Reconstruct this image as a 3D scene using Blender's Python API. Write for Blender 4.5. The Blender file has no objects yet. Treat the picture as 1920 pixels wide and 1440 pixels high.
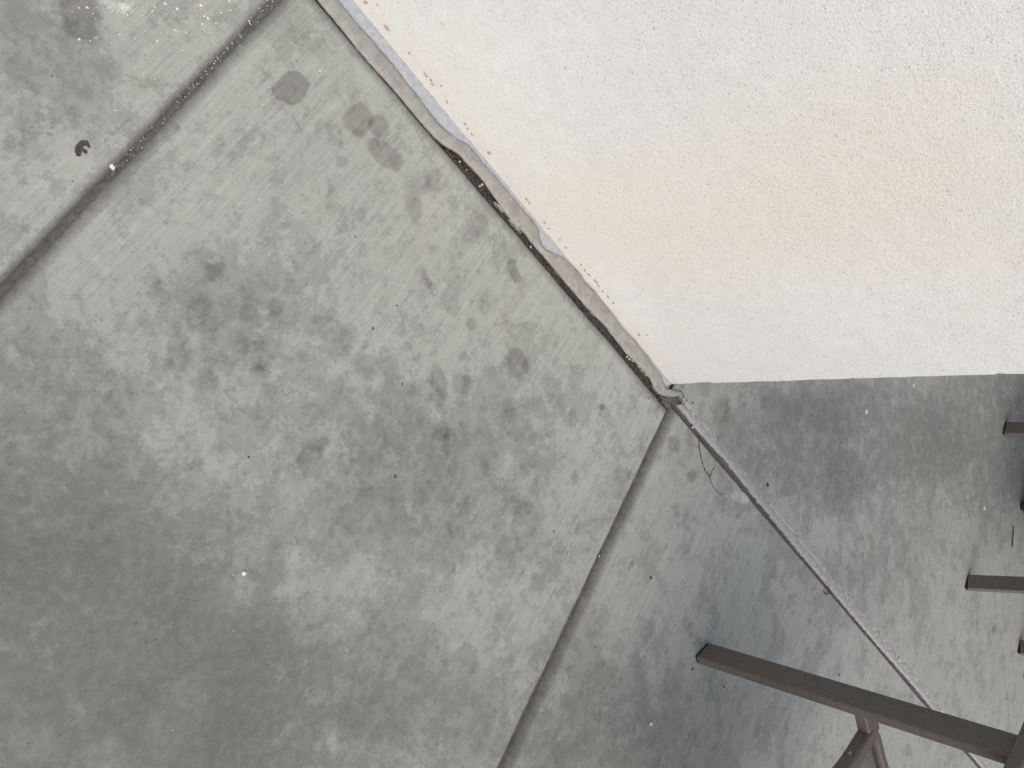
import bpy, bmesh, math, random
import numpy as np
from mathutils import Vector, Matrix, noise

random.seed(7)
scene = bpy.context.scene
COL = scene.collection
R_ = math.radians

# ------------------------------------------------------------------ camera
# phone held sideways, looking down: world x = picture down, world y = picture right
F_PX, CX, CY, CAM_H = 1430.0, 960.0, 720.0, 1.30
VPX = -150.0
VPY = 726 + .0273 * (1262 - VPX)                 # vanishing point of the plumb lines
dn = Vector((VPX - CX, VPY - CY, F_PX)).normalized()
up_c = -dn
fy = (Vector((0, 0, 1)) - up_c * up_c.z).normalized()
fx = fy.cross(up_c)
ROT = Matrix((fx, fy, up_c))                      # camera (right, down, forward) -> world


def px(u, v, z=0.0):
    """picture pixel (1920 x 1440) -> point on the level plane at height z"""
    r = ROT @ Vector((u - CX, v - CY, F_PX))
    t = (z - CAM_H) / r.z
    return Vector((r.x * t, r.y * t, z))


cam_d = bpy.data.cameras.new('camera')
cam = bpy.data.objects.new('camera', cam_d)
COL.objects.link(cam)
cam_d.sensor_fit = 'HORIZONTAL'
cam_d.sensor_width = 36.0
cam_d.lens = 36.0 * F_PX / 1920.0
cam_d.clip_start = 0.02
cam_d.clip_end = 500
rt, dw, fw = ROT.col[0], ROT.col[1], ROT.col[2]
cam.matrix_world = Matrix(((rt.x, -dw.x, -fw.x, 0), (rt.y, -dw.y, -fw.y, 0),
                           (rt.z, -dw.z, -fw.z, CAM_H), (0, 0, 0, 1)))
scene.camera = cam

# ------------------------------------------------------------------ sky, sun, exposure
SUN_FROM = Vector((0.76, -0.65, 0.0)).normalized()
SUN_EL = R_(44)
world = bpy.data.worlds.new('World')
scene.world = world
world.use_nodes = True
wn = world.node_tree
bg = wn.nodes['Background']
sky = wn.nodes.new('ShaderNodeTexSky')
sky.sky_type = 'NISHITA'
sky.sun_disc = False
sky.sun_elevation = SUN_EL
sky.sun_rotation = math.atan2(SUN_FROM.x, SUN_FROM.y)
sky.air_density = 0.65
sky.dust_density = 6.0
sky.ozone_density = 0.6
bg.inputs['Strength'].default_value = 0.12
wn.links.new(sky.outputs[0], bg.inputs['Color'])

sun_d = bpy.data.lights.new('sun', 'SUN')
sun_d.energy = 0.95
sun_d.angle = R_(110)
sun_d.color = (1.0, 0.995, 0.985)
sun = bpy.data.objects.new('sun', sun_d)
COL.objects.link(sun)
to_sun = Vector((SUN_FROM.x * math.cos(SUN_EL), SUN_FROM.y * math.cos(SUN_EL), math.sin(SUN_EL)))
sun.rotation_euler = to_sun.to_track_quat('Z', 'Y').to_euler()
sun.location = to_sun * 6

vs = scene.view_settings
vs.view_transform = 'Standard'
vs.look = 'None'
vs.exposure = -0.03
vs.gamma = 1.0
vs.use_curve_mapping = False


# ------------------------------------------------------------------ helpers
def link_mesh(name, verts, faces, mat, parent=None, smooth=False):
    me = bpy.data.meshes.new(name)
    me.from_pydata([tuple(v) for v in verts], [], faces)
    me.update()
    if mat:
        me.materials.append(mat)
    if smooth:
        me.shade_smooth()
    o = bpy.data.objects.new(name, me)
    COL.objects.link(o)
    if parent:
        o.parent = parent
    return o


def link_bm(name, bm, mat, parent=None, smooth=False):
    bmesh.ops.recalc_face_normals(bm, faces=bm.faces[:])
    me = bpy.data.meshes.new(name)
    bm.to_mesh(me)
    bm.free()
    if mat:
        me.materials.append(mat)
    if smooth:
        me.shade_smooth()
    o = bpy.data.objects.new(name, me)
    COL.objects.link(o)
    if parent:
        o.parent = parent
    return o


def tag(o, label, cat, group=None):
    o['label'] = label
    o['category'] = cat
    if group:
        o['group'] = group
    return o


def structure(o):
    o['kind'] = 'structure'
    return o


def stuff(o):
    o['kind'] = 'stuff'
    return o


def empty(name, loc=(0, 0, 0), rz=0.0):
    o = bpy.data.objects.new(name, None)
    o.empty_display_size = 0.1
    COL.objects.link(o)
    o.location = loc
    o.rotation_euler = (0, 0, rz)
    return o


def copy_tree(o, parent=None):
    c = o.copy()
    COL.objects.link(c)
    c.parent = parent
    for ch in o.children:
        copy_tree(ch, c)
    return c


# ------------------------------------------------------------------ material nodes
class NT:
    def __init__(self, name):
        self.m = bpy.data.materials.new(name)
        self.m.use_nodes = True
        self.t = self.m.node_tree
        self.b = self.t.nodes['Principled BSDF']

    def n(self, kind, **kw):
        nd = self.t.nodes.new(kind)
        for k, v in kw.items():
            setattr(nd, k, v)
        return nd

    def l(self, a, b):
        self.t.links.new(a, b)

    def math(self, op, a, b=None, c=None, clamp=False):
        nd = self.n('ShaderNodeMath', operation=op, use_clamp=clamp)
        for i, v in enumerate((a, b, c)):
            if v is None:
                continue
            if isinstance(v, (int, float)):
                nd.inputs[i].default_value = v
            else:
                self.l(v, nd.inputs[i])
        return nd.outputs[0]

    def vmath(self, op, a, b=None, out=0):
        nd = self.n('ShaderNodeVectorMath', operation=op)
        for i, v in enumerate((a, b)):
            if v is None:
                continue
            if isinstance(v, (tuple, Vector)):
                nd.inputs[i].default_value = v
            elif isinstance(v, (int, float)):
                nd.inputs['Scale'].default_value = v
            else:
                self.l(v, nd.inputs[i])
        return nd.outputs[out]

    def noise(self, vec, scale, detail=4, rough=.55, dist=0.0, out='Fac'):
        nd = self.n('ShaderNodeTexNoise')
        nd.inputs['Scale'].default_value = scale
        nd.inputs['Detail'].default_value = detail
        nd.inputs['Roughness'].default_value = rough
        nd.inputs['Distortion'].default_value = dist
        self.l(vec, nd.inputs['Vector'])
        return nd.outputs[out]

    def ramp(self, fac, lo, hi, a=0.0, b=1.0, smooth=True):
        nd = self.n('ShaderNodeMapRange')
        nd.interpolation_type = 'SMOOTHSTEP' if smooth else 'LINEAR'
        nd.inputs['From Min'].default_value = lo
        nd.inputs['From Max'].default_value = hi
        nd.inputs['To Min'].default_value = a
        nd.inputs['To Max'].default_value = b
        self.l(fac, nd.inputs['Value'])
        return nd.outputs['Result']

    def mix(self, fac, a, b, mode='MIX'):
        nd = self.n('ShaderNodeMix', data_type='RGBA', blend_type=mode)
        for s, v in ((nd.inputs[0], fac), (nd.inputs[6], a), (nd.inputs[7], b)):
            if isinstance(v, (int, float)):
                s.default_value = v
            elif isinstance(v, tuple):
                s.default_value = (*v, 1) if len(v) == 3 else v
            else:
                self.l(v, s)
        return nd.outputs[2]

    def mapping(self, vec, loc=(0, 0, 0), rot=(0, 0, 0), scale=(1, 1, 1), typ='POINT'):
        nd = self.n('ShaderNodeMapping', vector_type=typ)
        nd.inputs['Location'].default_value = loc
        nd.inputs['Rotation'].default_value = rot
        nd.inputs['Scale'].default_value = scale
        self.l(vec, nd.inputs['Vector'])
        return nd.outputs[0]

    def pos(self):
        return self.n('ShaderNodeNewGeometry').outputs['Position']

    def bump(self, height, strength, dist, prev=None):
        nd = self.n('ShaderNodeBump')
        nd.inputs['Strength'].default_value = strength
        nd.inputs['Distance'].default_value = dist
        self.l(height, nd.inputs['Height'])
        if prev:
            self.l(prev, nd.inputs['Normal'])
        return nd.outputs[0]


# ------------------------------------------------------------------ layout on the ground
CORNER = px(1262, 722)                                   # foot of the wall corner
EW = (px(1262, 722) - px(662, 0)).normalized()           # along the wall, away from the camera
EN = Vector((EW.y, -EW.x, 0))                            # out of the wall face, towards the camera


def uv(u, v, z=0.0):
    p = CORNER + EW * u + EN * v
    return Vector((p.x, p.y, z))


def to_uv(p):
    d = p - CORNER
    return d.dot(EW), d.dot(EN)


V_EDGE, V_EDGE2 = .0565, .0445     # slab edges along the wall and past its end, from the foot of the wall
WALL_ANG = math.atan2(EW.y, EW.x)

# stains on the concrete: centre, half sizes and tilt in the picture, depth, softness
# (each is placed on the floor where it lies)
SPOTS = [
    (546, 167, 33, 33, 0, .27, .12), (150, 20, 36, 56, 0, .26, .35), (175, 70, 16, 16, 0, .16, .5),
    (672, 226, 30, 30, 0, .22, .25), (712, 238, 18, 26, -20, .20, .25), (722, 290, 44, 20, 35, .21, .3),
    (640, 300, 14, 12, 0, .16, .5), (776, 390, 15, 30, -20, .17, .4), (812, 333, 14, 24, 10, .16, .5),
    (905, 400, 30, 18, 30, .10, .6), (884, 440, 28, 20, 30, .10, .6), (964, 508, 11, 27, -25, .27, .3),
    (795, 516, 8, 11, -20, .20, .3), (804, 531, 8, 11, -20, .20, .3), (885, 608, 12, 13, 0, .17, .3),
    (908, 576, 12, 14, 0, .10, .5), (970, 682, 21, 30, -10, .21, .35), (986, 690, 7, 16, -10, .12, .4),
    (1038, 735, 18, 45, -20, .15, .5), (1129, 765, 6, 6, 0, .30, .3), (838, 838, 8, 26, 0, .24, .5),
    (828, 814, 24, 9, -10, .18, .5), (820, 725, 20, 38, 0, .14, .5), (868, 722, 24, 18, -30, .14, .5),
    (585, 865, 28, 34, 0, .17, .3), (600, 830, 20, 14, 0, .12, .5), (518, 574, 18, 15, 0, .17, .5),
    (468, 585, 18, 18, 0, .15, .5), (372, 585, 26, 42, 25, .17, .5), (400, 510, 24, 14, -35, .16, .5),
    (388, 712, 22, 26, 0, .13, .5), (340, 668, 26, 26, 0, .14, .5), (500, 650, 30, 20, 20, .12, .6),
    (640, 640, 20, 34, -15, .12, .6), (690, 690, 26, 24, 0, .13, .6), (722, 665, 13, 18, 0, .12, .5),
    (1264, 832, 12, 16, -20, .18, .4), (1297, 894, 9, 14, 15, .20, .35), (1352, 772, 18, 34, 10, .17, .5),
    (1160, 890, 12, 20, 0, .12, .6), (1213, 1180, 16, 18, 0, .12, .5), (1183, 1062, 5, 10, 20, .25, .4),
    (1580, 905, 40, 60, 15, .12, .7), (1585, 975, 14, 34, 15, .13, .6), (1480, 760, 60, 30, 0, .10, .8),
    (1560, 800, 40, 70, 0, .08, .8), (1742, 985, 40, 60, 0, .08, .8),
    (320, 1120, 55, 90, 20, .05, .8), (185, 1040, 40, 70, 10, .04, .8), (430, 980, 40, 30, -20, .06, .6),
    (590, 1110, 40, 50, 0, .05, .8), (500, 1200, 50, 45, 30, .04, .8), (270, 1340, 120, 60, 20, .04, .8),
    (800, 1110, 60, 30, 0, .09, .8), (980, 1020, 60, 40, 0, .09, .8), (700, 1330, 90, 60, 0, .09, .8),
    
    (100, 250, 4, 4, 0, .3, .4), (1330, 40, 3, 3, 0, .0, .4),
    (1864, 1180, 4, 10, 10, .28, .5), (1345, 1420, 30, 30, 0, .1, .8),
]
LIGHT_SPOTS = [
    (95, 985, 55, 18, -10, .12, .7), (60, 1395, 45, 40, 0, .13, .7), (195, 1420, 40, 40, 0, .13, .7),
    (330, 1350, 50, 100, 30, .10, .8), (440, 1110, 40, 40, 0, .10, .7), (1245, 800, 14, 36, -25, .10, .7),
    (1236, 890, 20, 20, 0, .08, .7), (1390, 932, 20, 13, 20, .30, .4), (1540, 920, 8, 20, 20, .10, .6),
    (560, 930, 50, 34, 0, .08, .8), (230, 14, 26, 8, 0, .2, .9), (237, 20, 12, 8, -30, .3, .9), (202, 4, 12, 5, 0, .3, .9),
]


def on_wall(u, v):
    """picture pixel -> point on the wall face"""
    r = ROT @ Vector((u - CX, v - CY, F_PX))
    o = Vector((0, 0, CAM_H))
    t = (CORNER - o).dot(EN) / r.dot(EN)
    return o + r * t


SHADE_MOTTLE = [(200, 1260, 440, 350, 20, .37, .9), (640, 1330, 330, 210, 0, .18, .9), (60, 850, 240, 280, 0, .17, .9),  # broad soft shade painted into the concrete colour, plus zones of real mottling
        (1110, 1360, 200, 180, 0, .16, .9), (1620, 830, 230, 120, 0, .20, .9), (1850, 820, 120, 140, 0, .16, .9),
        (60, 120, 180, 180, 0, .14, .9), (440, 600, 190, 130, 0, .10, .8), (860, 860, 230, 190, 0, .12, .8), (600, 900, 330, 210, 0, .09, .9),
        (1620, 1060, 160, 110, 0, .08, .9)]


def vnoise(P, scale, seed, octs=3, rough=.55):
    """smooth value noise for arrays of points, -1..1"""
    out = np.zeros(len(P))
    amp, tot = 1.0, 0.0
    for o in range(octs):
        q = P * scale * 2 ** o + seed * 17.31 + o * 5.7
        i = np.floor(q).astype(np.int64)
        f = q - i
        f = f * f * (3 - 2 * f)

        def hsh(a, b):
            h = (a * 374761393 + b * 668265263 + int(seed * 1013) * 69069) & 0xffffffff
            h = ((h ^ (h >> 13)) * 1274126177) & 0xffffffff
            return ((h ^ (h >> 16)) & 0xffff) / 32767.5 - 1
        x0, y0 = i[:, 0], i[:, 1]
        v = (hsh(x0, y0) * (1 - f[:, 0]) + hsh(x0 + 1, y0) * f[:, 0]) * (1 - f[:, 1]) + \
            (hsh(x0, y0 + 1) * (1 - f[:, 0]) + hsh(x0 + 1, y0 + 1) * f[:, 0]) * f[:, 1]
        out += v * amp
        tot += amp
        amp *= rough
    return out / tot


def drips():
    """the crowd of small round splash marks on the wide slab, thickest where the traffic is"""
    rnd = random.Random(11)
    out = []
    for (cx, cy, sx, sy, n) in ((450, 590, 90, 80, 70), (870, 860, 120, 110, 110), (640, 690, 110, 90, 50), (960, 1080, 110, 120, 60),
                                (700, 950, 160, 130, 60), (500, 820, 160, 110, 40), (1000, 900, 110, 130, 40), (250, 800, 150, 120, 25),
                                (1090, 860, 60, 110, 20), (600, 330, 160, 140, 14), (1230, 1120, 60, 160, 14)):
        for _ in range(n):
            r = rnd.choice((3, 4, 5, 5, 6, 7, 8, 9, 11, 14))
            x, y = rnd.gauss(cx, sx), rnd.gauss(cy, sy)
            if y < 1.16 * (x - 592) + 40:
                continue
            out.append((x, y, r * rnd.uniform(.8, 1.3), r * rnd.uniform(.9, 1.6), rnd.uniform(-50, 50), rnd.uniform(.02, .09), rnd.uniform(.3, .6)))
    return out


def stain_shade_field(P, spots):
    """how strongly each point of the floor (n x 2) is stained or has shade painted in"""
    W = P.copy()
    W[:, 0] += .0075 * vnoise(P, 32, 1.0) + .003 * vnoise(P, 130, 2.0)
    W[:, 1] += .0075 * vnoise(P, 32, 3.0) + .003 * vnoise(P, 130, 4.0)
    acc = np.zeros(len(P))
    for (cx, cy, rx, ry, ang, s, soft) in spots:
        if s <= 0:
            continue
        c = px(cx, cy)
        ca, sa = math.cos(R_(ang)), math.sin(R_(ang))
        jx = (px(cx + 2, cy) - px(cx - 2, cy)) / 4
        jy = (px(cx, cy + 2) - px(cx, cy - 2)) / 4
        a = (jx * ca + jy * sa) * rx
        b = (-jx * sa + jy * ca) * ry
        det = a.x * b.y - a.y * b.x
        reach = 2.2 * (a.length + b.length)
        near = np.nonzero((np.abs(W[:, 0] - c.x) < reach) & (np.abs(W[:, 1] - c.y) < reach))[0]
        if len(near) == 0:
            continue
        dx, dy = W[near, 0] - c.x, W[near, 1] - c.y
        p = (dx * b.y - dy * b.x) / det
        q = (dy * a.x - dx * a.y) / det
        d = np.sqrt(p * p + q * q)
        t = np.clip((1 + soft * .4 - d) / (1.0 * soft), 0, 1)
        acc[near] += min(s * 1.3, .7) * t * t * (3 - 2 * t)
    return acc


def concrete_material():
    T = NT('broomed_concrete')
    p = T.pos()
    flat = T.vmath('MULTIPLY', p, (1, 1, 0))
    dark = T.n('ShaderNodeAttribute', attribute_name='stain').outputs['Fac']
    lite = T.n('ShaderNodeAttribute', attribute_name='bleach').outputs['Fac']
    # worn and dirty patches with crisp outlines, at several sizes
    dm = T.n('ShaderNodeAttribute', attribute_name='shade_mottle').outputs['Fac']  # patches spread wider where the floor shade is painted in
    big = T.noise(flat, 2.3, 4, .55)
    m1 = T.noise(flat, 6.5, 11, .76)
    m2 = T.noise(T.vmath('ADD', flat, (3.1, 7.7, 0)), 21, 9, .75)
    m3 = T.noise(T.vmath('ADD', flat, (8.1, 1.7, 0)), 62, 6, .68)
    sml = T.noise(flat, 62, 5, .65)
    fin = T.noise(flat, 420, 3, .7)
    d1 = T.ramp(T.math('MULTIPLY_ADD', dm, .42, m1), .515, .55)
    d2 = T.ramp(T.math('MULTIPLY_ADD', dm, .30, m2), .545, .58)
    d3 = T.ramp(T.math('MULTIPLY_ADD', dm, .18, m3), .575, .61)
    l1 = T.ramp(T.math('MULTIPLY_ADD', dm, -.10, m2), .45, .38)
    al = T.mapping(flat, (0, 0, 0), (0, 0, -WALL_ANG), (1, 1, 1))
    streak = T.noise(T.vmath('MULTIPLY', al, (300, 9, 1)), 1.0, 3, .6)
    streak2 = T.noise(T.vmath('MULTIPLY', al, (70, 4, 1)), 1.0, 3, .6)
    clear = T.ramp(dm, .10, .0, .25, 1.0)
    v = T.math('MULTIPLY_ADD', big, .30, .87)
    v = T.math('MULTIPLY', v, T.math('MULTIPLY_ADD', d1, -.17, 1.0))
    v = T.math('MULTIPLY', v, T.math('MULTIPLY_ADD', d2, -.14, 1.0))
    v = T.math('MULTIPLY', v, T.math('MULTIPLY_ADD', d3, -.115, 1.0))
    v = T.math('MULTIPLY', v, T.math('MULTIPLY_ADD', l1, .06, 1.0))
    v = T.math('MULTIPLY', v, T.math('MULTIPLY_ADD', sml, .36, .82))
    v = T.math('MULTIPLY', v, T.math('MULTIPLY_ADD', fin, .42, .79))
    st = T.math('ADD', T.math('MULTIPLY', T.math('SUBTRACT', streak, .5), .50), T.math('MULTIPLY', T.math('SUBTRACT', streak2, .5), .40))
    v = T.math('MULTIPLY', v, T.math('MULTIPLY_ADD', st, clear, 1.0))
    v = T.math('MULTIPLY', v, T.math('MULTIPLY_ADD', dm, -.45, 1.0))  # smooth part of the painted floor shade
    v = T.math('MULTIPLY', v, T.math('SUBTRACT', 1.0, T.math('MINIMUM', dark, .72)))
    v = T.math('MULTIPLY', v, T.math('ADD', 1.0, lite))
    # open pores in the surface
    vo = T.n('ShaderNodeTexVoronoi')
    vo.inputs['Scale'].default_value = 130
    T.l(flat, vo.inputs['Vector'])
    sc = T.n('ShaderNodeSeparateColor')
    T.l(vo.outputs['Color'], sc.inputs[0])
    pore = T.math('MULTIPLY', T.math('LESS_THAN', vo.outputs['Distance'], T.math('MULTIPLY', sc.outputs[1], .26)), T.ramp(sc.outputs[0], .30, .22))
    v = T.math('MULTIPLY', v, T.math('MULTIPLY_ADD', pore, -.26, 1.0))
    # hue drift between greenish and pinkish grey
    hue = T.ramp(T.noise(T.vmath('ADD', flat, (1.7, 5.1, 0)), 6, 4, .6), .38, .62)
    base = T.mix(hue, (.366, .395, .370), (.374, .393, .369))
    base = T.mix(T.math('MULTIPLY', dark, 1.6, clamp=True), base, (.366, .368, .348))
    vv = T.n('ShaderNodeCombineColor')
    for i in range(3):
        T.l(v, vv.inputs[i])
    col = T.mix(1.0, base, vv.outputs[0], 'MULTIPLY')
    # grime caught in the tooled joints
    at = T.n('ShaderNodeAttribute', attribute_name='joint_grime')
    gr = T.math('MULTIPLY', at.outputs['Fac'], T.math('MULTIPLY_ADD', T.noise(flat, 90, 4, .6), .9, .5), clamp=True)
    col = T.mix(gr, col, (.095, .088, .090))
    T.l(col, T.b.inputs['Base Color'])
    T.b.inputs['Roughness'].default_value = .82
    T.b.inputs['Specular IOR Level'].default_value = .3
    h = T.math('ADD', T.math('MULTIPLY', streak, .5), T.math('MULTIPLY', fin, .8))
    h = T.math('ADD', h, T.math('MULTIPLY', sml, .7))
    T.l(T.bump(h, .5, .0016), T.b.inputs['Normal'])
    return T.m


def stucco_material():
    T = NT('painted_stucco')
    p = T.pos()
    # frame of the wall: x along the wall, y out of it, z up
    al = T.mapping(T.vmath('SUBTRACT', p, tuple(CORNER)), (0, 0, 0), (0, 0, -WALL_ANG), (1, 1, 1))
    big = T.noise(al, 3.0, 4, .55, .3)
    tall = T.noise(T.vmath('MULTIPLY', al, (6, 6, 1.6)), 1.0, 4, .6, .3)
    mid = T.noise(al, 30, 5, .62)
    grit = T.noise(al, 300, 4, .7)
    grit2 = T.noise(al, 720, 2, .7)
    v = T.math('MULTIPLY', T.math('MULTIPLY_ADD', big, .16, .92), T.math('MULTIPLY_ADD', mid, .16, .92))
    v = T.math('MULTIPLY', v, T.math('MULTIPLY_ADD', grit, .30, .85))
    v = T.math('MULTIPLY', v, T.math('MULTIPLY_ADD', grit2, .30, .85))
    warm = T.ramp(tall, .36, .66)
    base = T.mix(warm, (.735, .775, .795), (.742, .768, .762))
    vv = T.n('ShaderNodeCombineColor')
    for i in range(3):
        T.l(v, vv.inputs[i])
    col = T.mix(1.0, base, vv.outputs[0], 'MULTIPLY')
    # yellowed splash stains
    for (x, y, r, k) in ((1060, 390, .18, .75), (1200, 420, .24, .8), (1450, 390, .27, .75), (1720, 340, .28, .65), (850, 170, .2, .4)):
        c = on_wall(x, y)
        dd = T.vmath('LENGTH', T.vmath('SCALE', T.vmath('SUBTRACT', p, tuple(c)), 1 / r), out='Value')
        mk = T.ramp(T.math('MULTIPLY_ADD', mid, .7, dd), 1.5, .3, 0, k)
        col = T.mix(mk, col, (.742, .745, .685))
    # pits and trapped dirt, thicker in some places
    zone = T.ramp(T.noise(T.vmath('ADD', al, (4, 1, 2)), 2.6, 3, .5), .36, .62)
    wob = T.vmath('ADD', al, T.vmath('SCALE', T.noise(al, 240, 2, .6, out='Color'), .006))

    def dots(scale, radius, keep, seed):
        vo = T.n('ShaderNodeTexVoronoi')
        vo.inputs['Scale'].default_value = scale
        T.l(T.vmath('ADD', wob, (seed, seed * 2, seed * 3)), vo.inputs['Vector'])
        sc = T.n('ShaderNodeSeparateColor')
        T.l(vo.outputs['Color'], sc.inputs[0])
        pick = T.ramp(T.math('SUBTRACT', sc.outputs[0], T.math('MULTIPLY', zone, .22)), keep, keep - .08)
        rad = T.math('MULTIPLY_ADD', sc.outputs[1], radius, radius * .4)
        inside = T.math('LESS_THAN', vo.outputs['Distance'], rad)
        return T.math('MULTIPLY', T.math('MULTIPLY', inside, pick), T.math('MULTIPLY_ADD', sc.outputs[2], .6, .3))
    pit = T.math('MAXIMUM', dots(85, .17, .10, 1.3), T.math('MAXIMUM', dots(190, .24, .14, 4.1), T.math('MAXIMUM', dots(40, .10, .08, 7.7), T.math('MULTIPLY', dots(330, .30, .24, 9.2), .7))))
    pn = T.ramp(T.noise(al, 300, 4, .72, .5), .57, .68)
    dirt = T.math('MAXIMUM', pit, T.math('MULTIPLY', pn, T.math('MULTIPLY_ADD', zone, .34, .10)))
    col = T.mix(T.math('MULTIPLY', dirt, .8), col, (.37, .36, .335))
    spk = T.ramp(T.noise(T.vmath('ADD', al, (2, 9, 1)), 230, 3, .7), .60, .70)
    col = T.mix(T.math('MULTIPLY', spk, .55), col, (.90, .89, .88))
    # splash stain and grime low down on the wall
    sep = T.n('ShaderNodeSeparateXYZ')
    T.l(al, sep.inputs[0])
    low = T.ramp(T.math('ADD', sep.outputs['Z'], T.math('MULTIPLY', mid, .04)), .10, .015)
    col = T.mix(T.math('MULTIPLY', low, .30), col, (.70, .63, .54))
    T.l(col, T.b.inputs['Base Color'])
    T.b.inputs['Roughness'].default_value = .75
    T.b.inputs['Specular IOR Level'].default_value = .3
    h = T.math('ADD', T.math('MULTIPLY', grit, 1.0), T.math('MULTIPLY', T.noise(al, 120, 5, .65), 1.2))
    h = T.math('SUBTRACT', h, T.math('MULTIPLY', pit, .8))
    T.l(T.bump(h, .55, .003), T.b.inputs['Normal'])
    return T.m


def simple(name, c1, c2, scale, rough=.7, bump=.3, bdist=.002, metal=0.0, c3=None, spec=.3):
    T = NT(name)
    p = T.pos()
    a = T.ramp(T.noise(p, scale, 5, .62), .36, .64)
    col = T.mix(a, c1, c2)
    if c3:
        b = T.ramp(T.noise(p, scale * 3.1, 4, .65), .58, .66)
        col = T.mix(b, col, c3)
    T.l(col, T.b.inputs['Base Color'])
    T.b.inputs['Roughness'].default_value = rough
    T.b.inputs['Metallic'].default_value = metal
    T.b.inputs['Specular IOR Level'].default_value = spec
    h = T.math('ADD', T.noise(p, scale * 2.3, 4, .6), T.math('MULTIPLY', T.noise(p, scale * 9, 3, .6), .5))
    T.l(T.bump(h, bump, bdist), T.b.inputs['Normal'])
    return T.m


M_CONC = concrete_material()
M_STUCCO = stucco_material()
M_DIRT = simple('joint_dirt', (.048, .042, .039), (.105, .092, .083), 160, .95, .8, .004, c3=(.20, .17, .14))
M_FOAM = simple('expansion_foam', (.40, .44, .485), (.50, .53, .56), 90, .8, .5, .002, c3=(.34, .35, .36))
M_STRIP = simple('expansion_sealant', (.325, .34, .34), (.405, .415, .41), 60, .7, .4, .002, c3=(.24, .25, .26))
M_CAULK = simple('tan_sealant', (.300, .303, .288), (.37, .370, .352), 45, .62, .4, .002, c3=(.24, .23, .21))
M_SUB = simple('compacted_base', (.07, .062, .055), (.12, .105, .09), 40, .95, .8, .01)
M_METAL = simple('brown_powder_coat', (.126, .110, .099), (.154, .136, .122), 120, .48, .12, .0006, spec=.45)
M_BLACK = simple('black_powder_coat', (.018, .018, .019), (.026, .025, .026), 120, .5, .12, .0006, spec=.4)
M_SLING = simple('sling_mesh', (.15, .145, .14), (.19, .182, .175), 300, .8, .6, .0008)
# woven mesh lets part of the light through its holes
_t = M_SLING.node_tree
_tr = _t.nodes.new('ShaderNodeBsdfTransparent')
_mx = _t.nodes.new('ShaderNodeMixShader')
_mx.inputs[0].default_value = .45
_t.links.new(_t.nodes['Principled BSDF'].outputs[0], _mx.inputs[1])
_t.links.new(_tr.outputs[0], _mx.inputs[2])
_t.links.new(_mx.outputs[0], _t.nodes['Material Output'].inputs['Surface'])
M_PLASTIC = simple('glide_plastic', (.015, .015, .015), (.024, .022, .022), 80, .6, .2, .0006)
M_WHITE = simple('white_grit', (.70, .69, .67), (.84, .83, .81), 300, .8, .3, .001)
M_GRAVEL = simple('joint_gravel', (.26, .235, .205), (.62, .60, .57), 420, .85, .4, .001, c3=(.16, .14, .125))
M_SPECK = simple('dark_debris', (.05, .045, .038), (.10, .085, .06), 200, .9, .4, .001)
M_TWIG = simple('dry_twig', (.06, .045, .035), (.12, .09, .07), 200, .9, .4, .001)
M_TABLE = simple('table_laminate', (.16, .12, .09), (.21, .16, .12), 20, .5, .1, .0008)

# ------------------------------------------------------------------ ground
ground = structure(link_mesh('ground', [(-60, -60, -.06), (60, -60, -.06), (60, 60, -.06), (-60, 60, -.06)],
                             [(0, 1, 2, 3)], M_SUB))
pavement = structure(empty('pavement'))


def line_isect(p, d, q, e):
    den = d.x * e.y - d.y * e.x
    t = ((q.x - p.x) * e.y - (q.y - p.y) * e.x) / den
    return p + d * t


ALL_DARK = SPOTS + drips()


def fine_end(total, fine, step, coarse=.12):
    """sampling of an edge: coarse first, fine over its last stretch"""
    n1, n2 = max(2, int((total - fine) / coarse)), int(fine / step)
    f0 = (total - fine) / total
    return [f0 * i / n1 for i in range(n1)] + [f0 + (1 - f0) * i / n2 for i in range(n2 + 1)]


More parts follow.
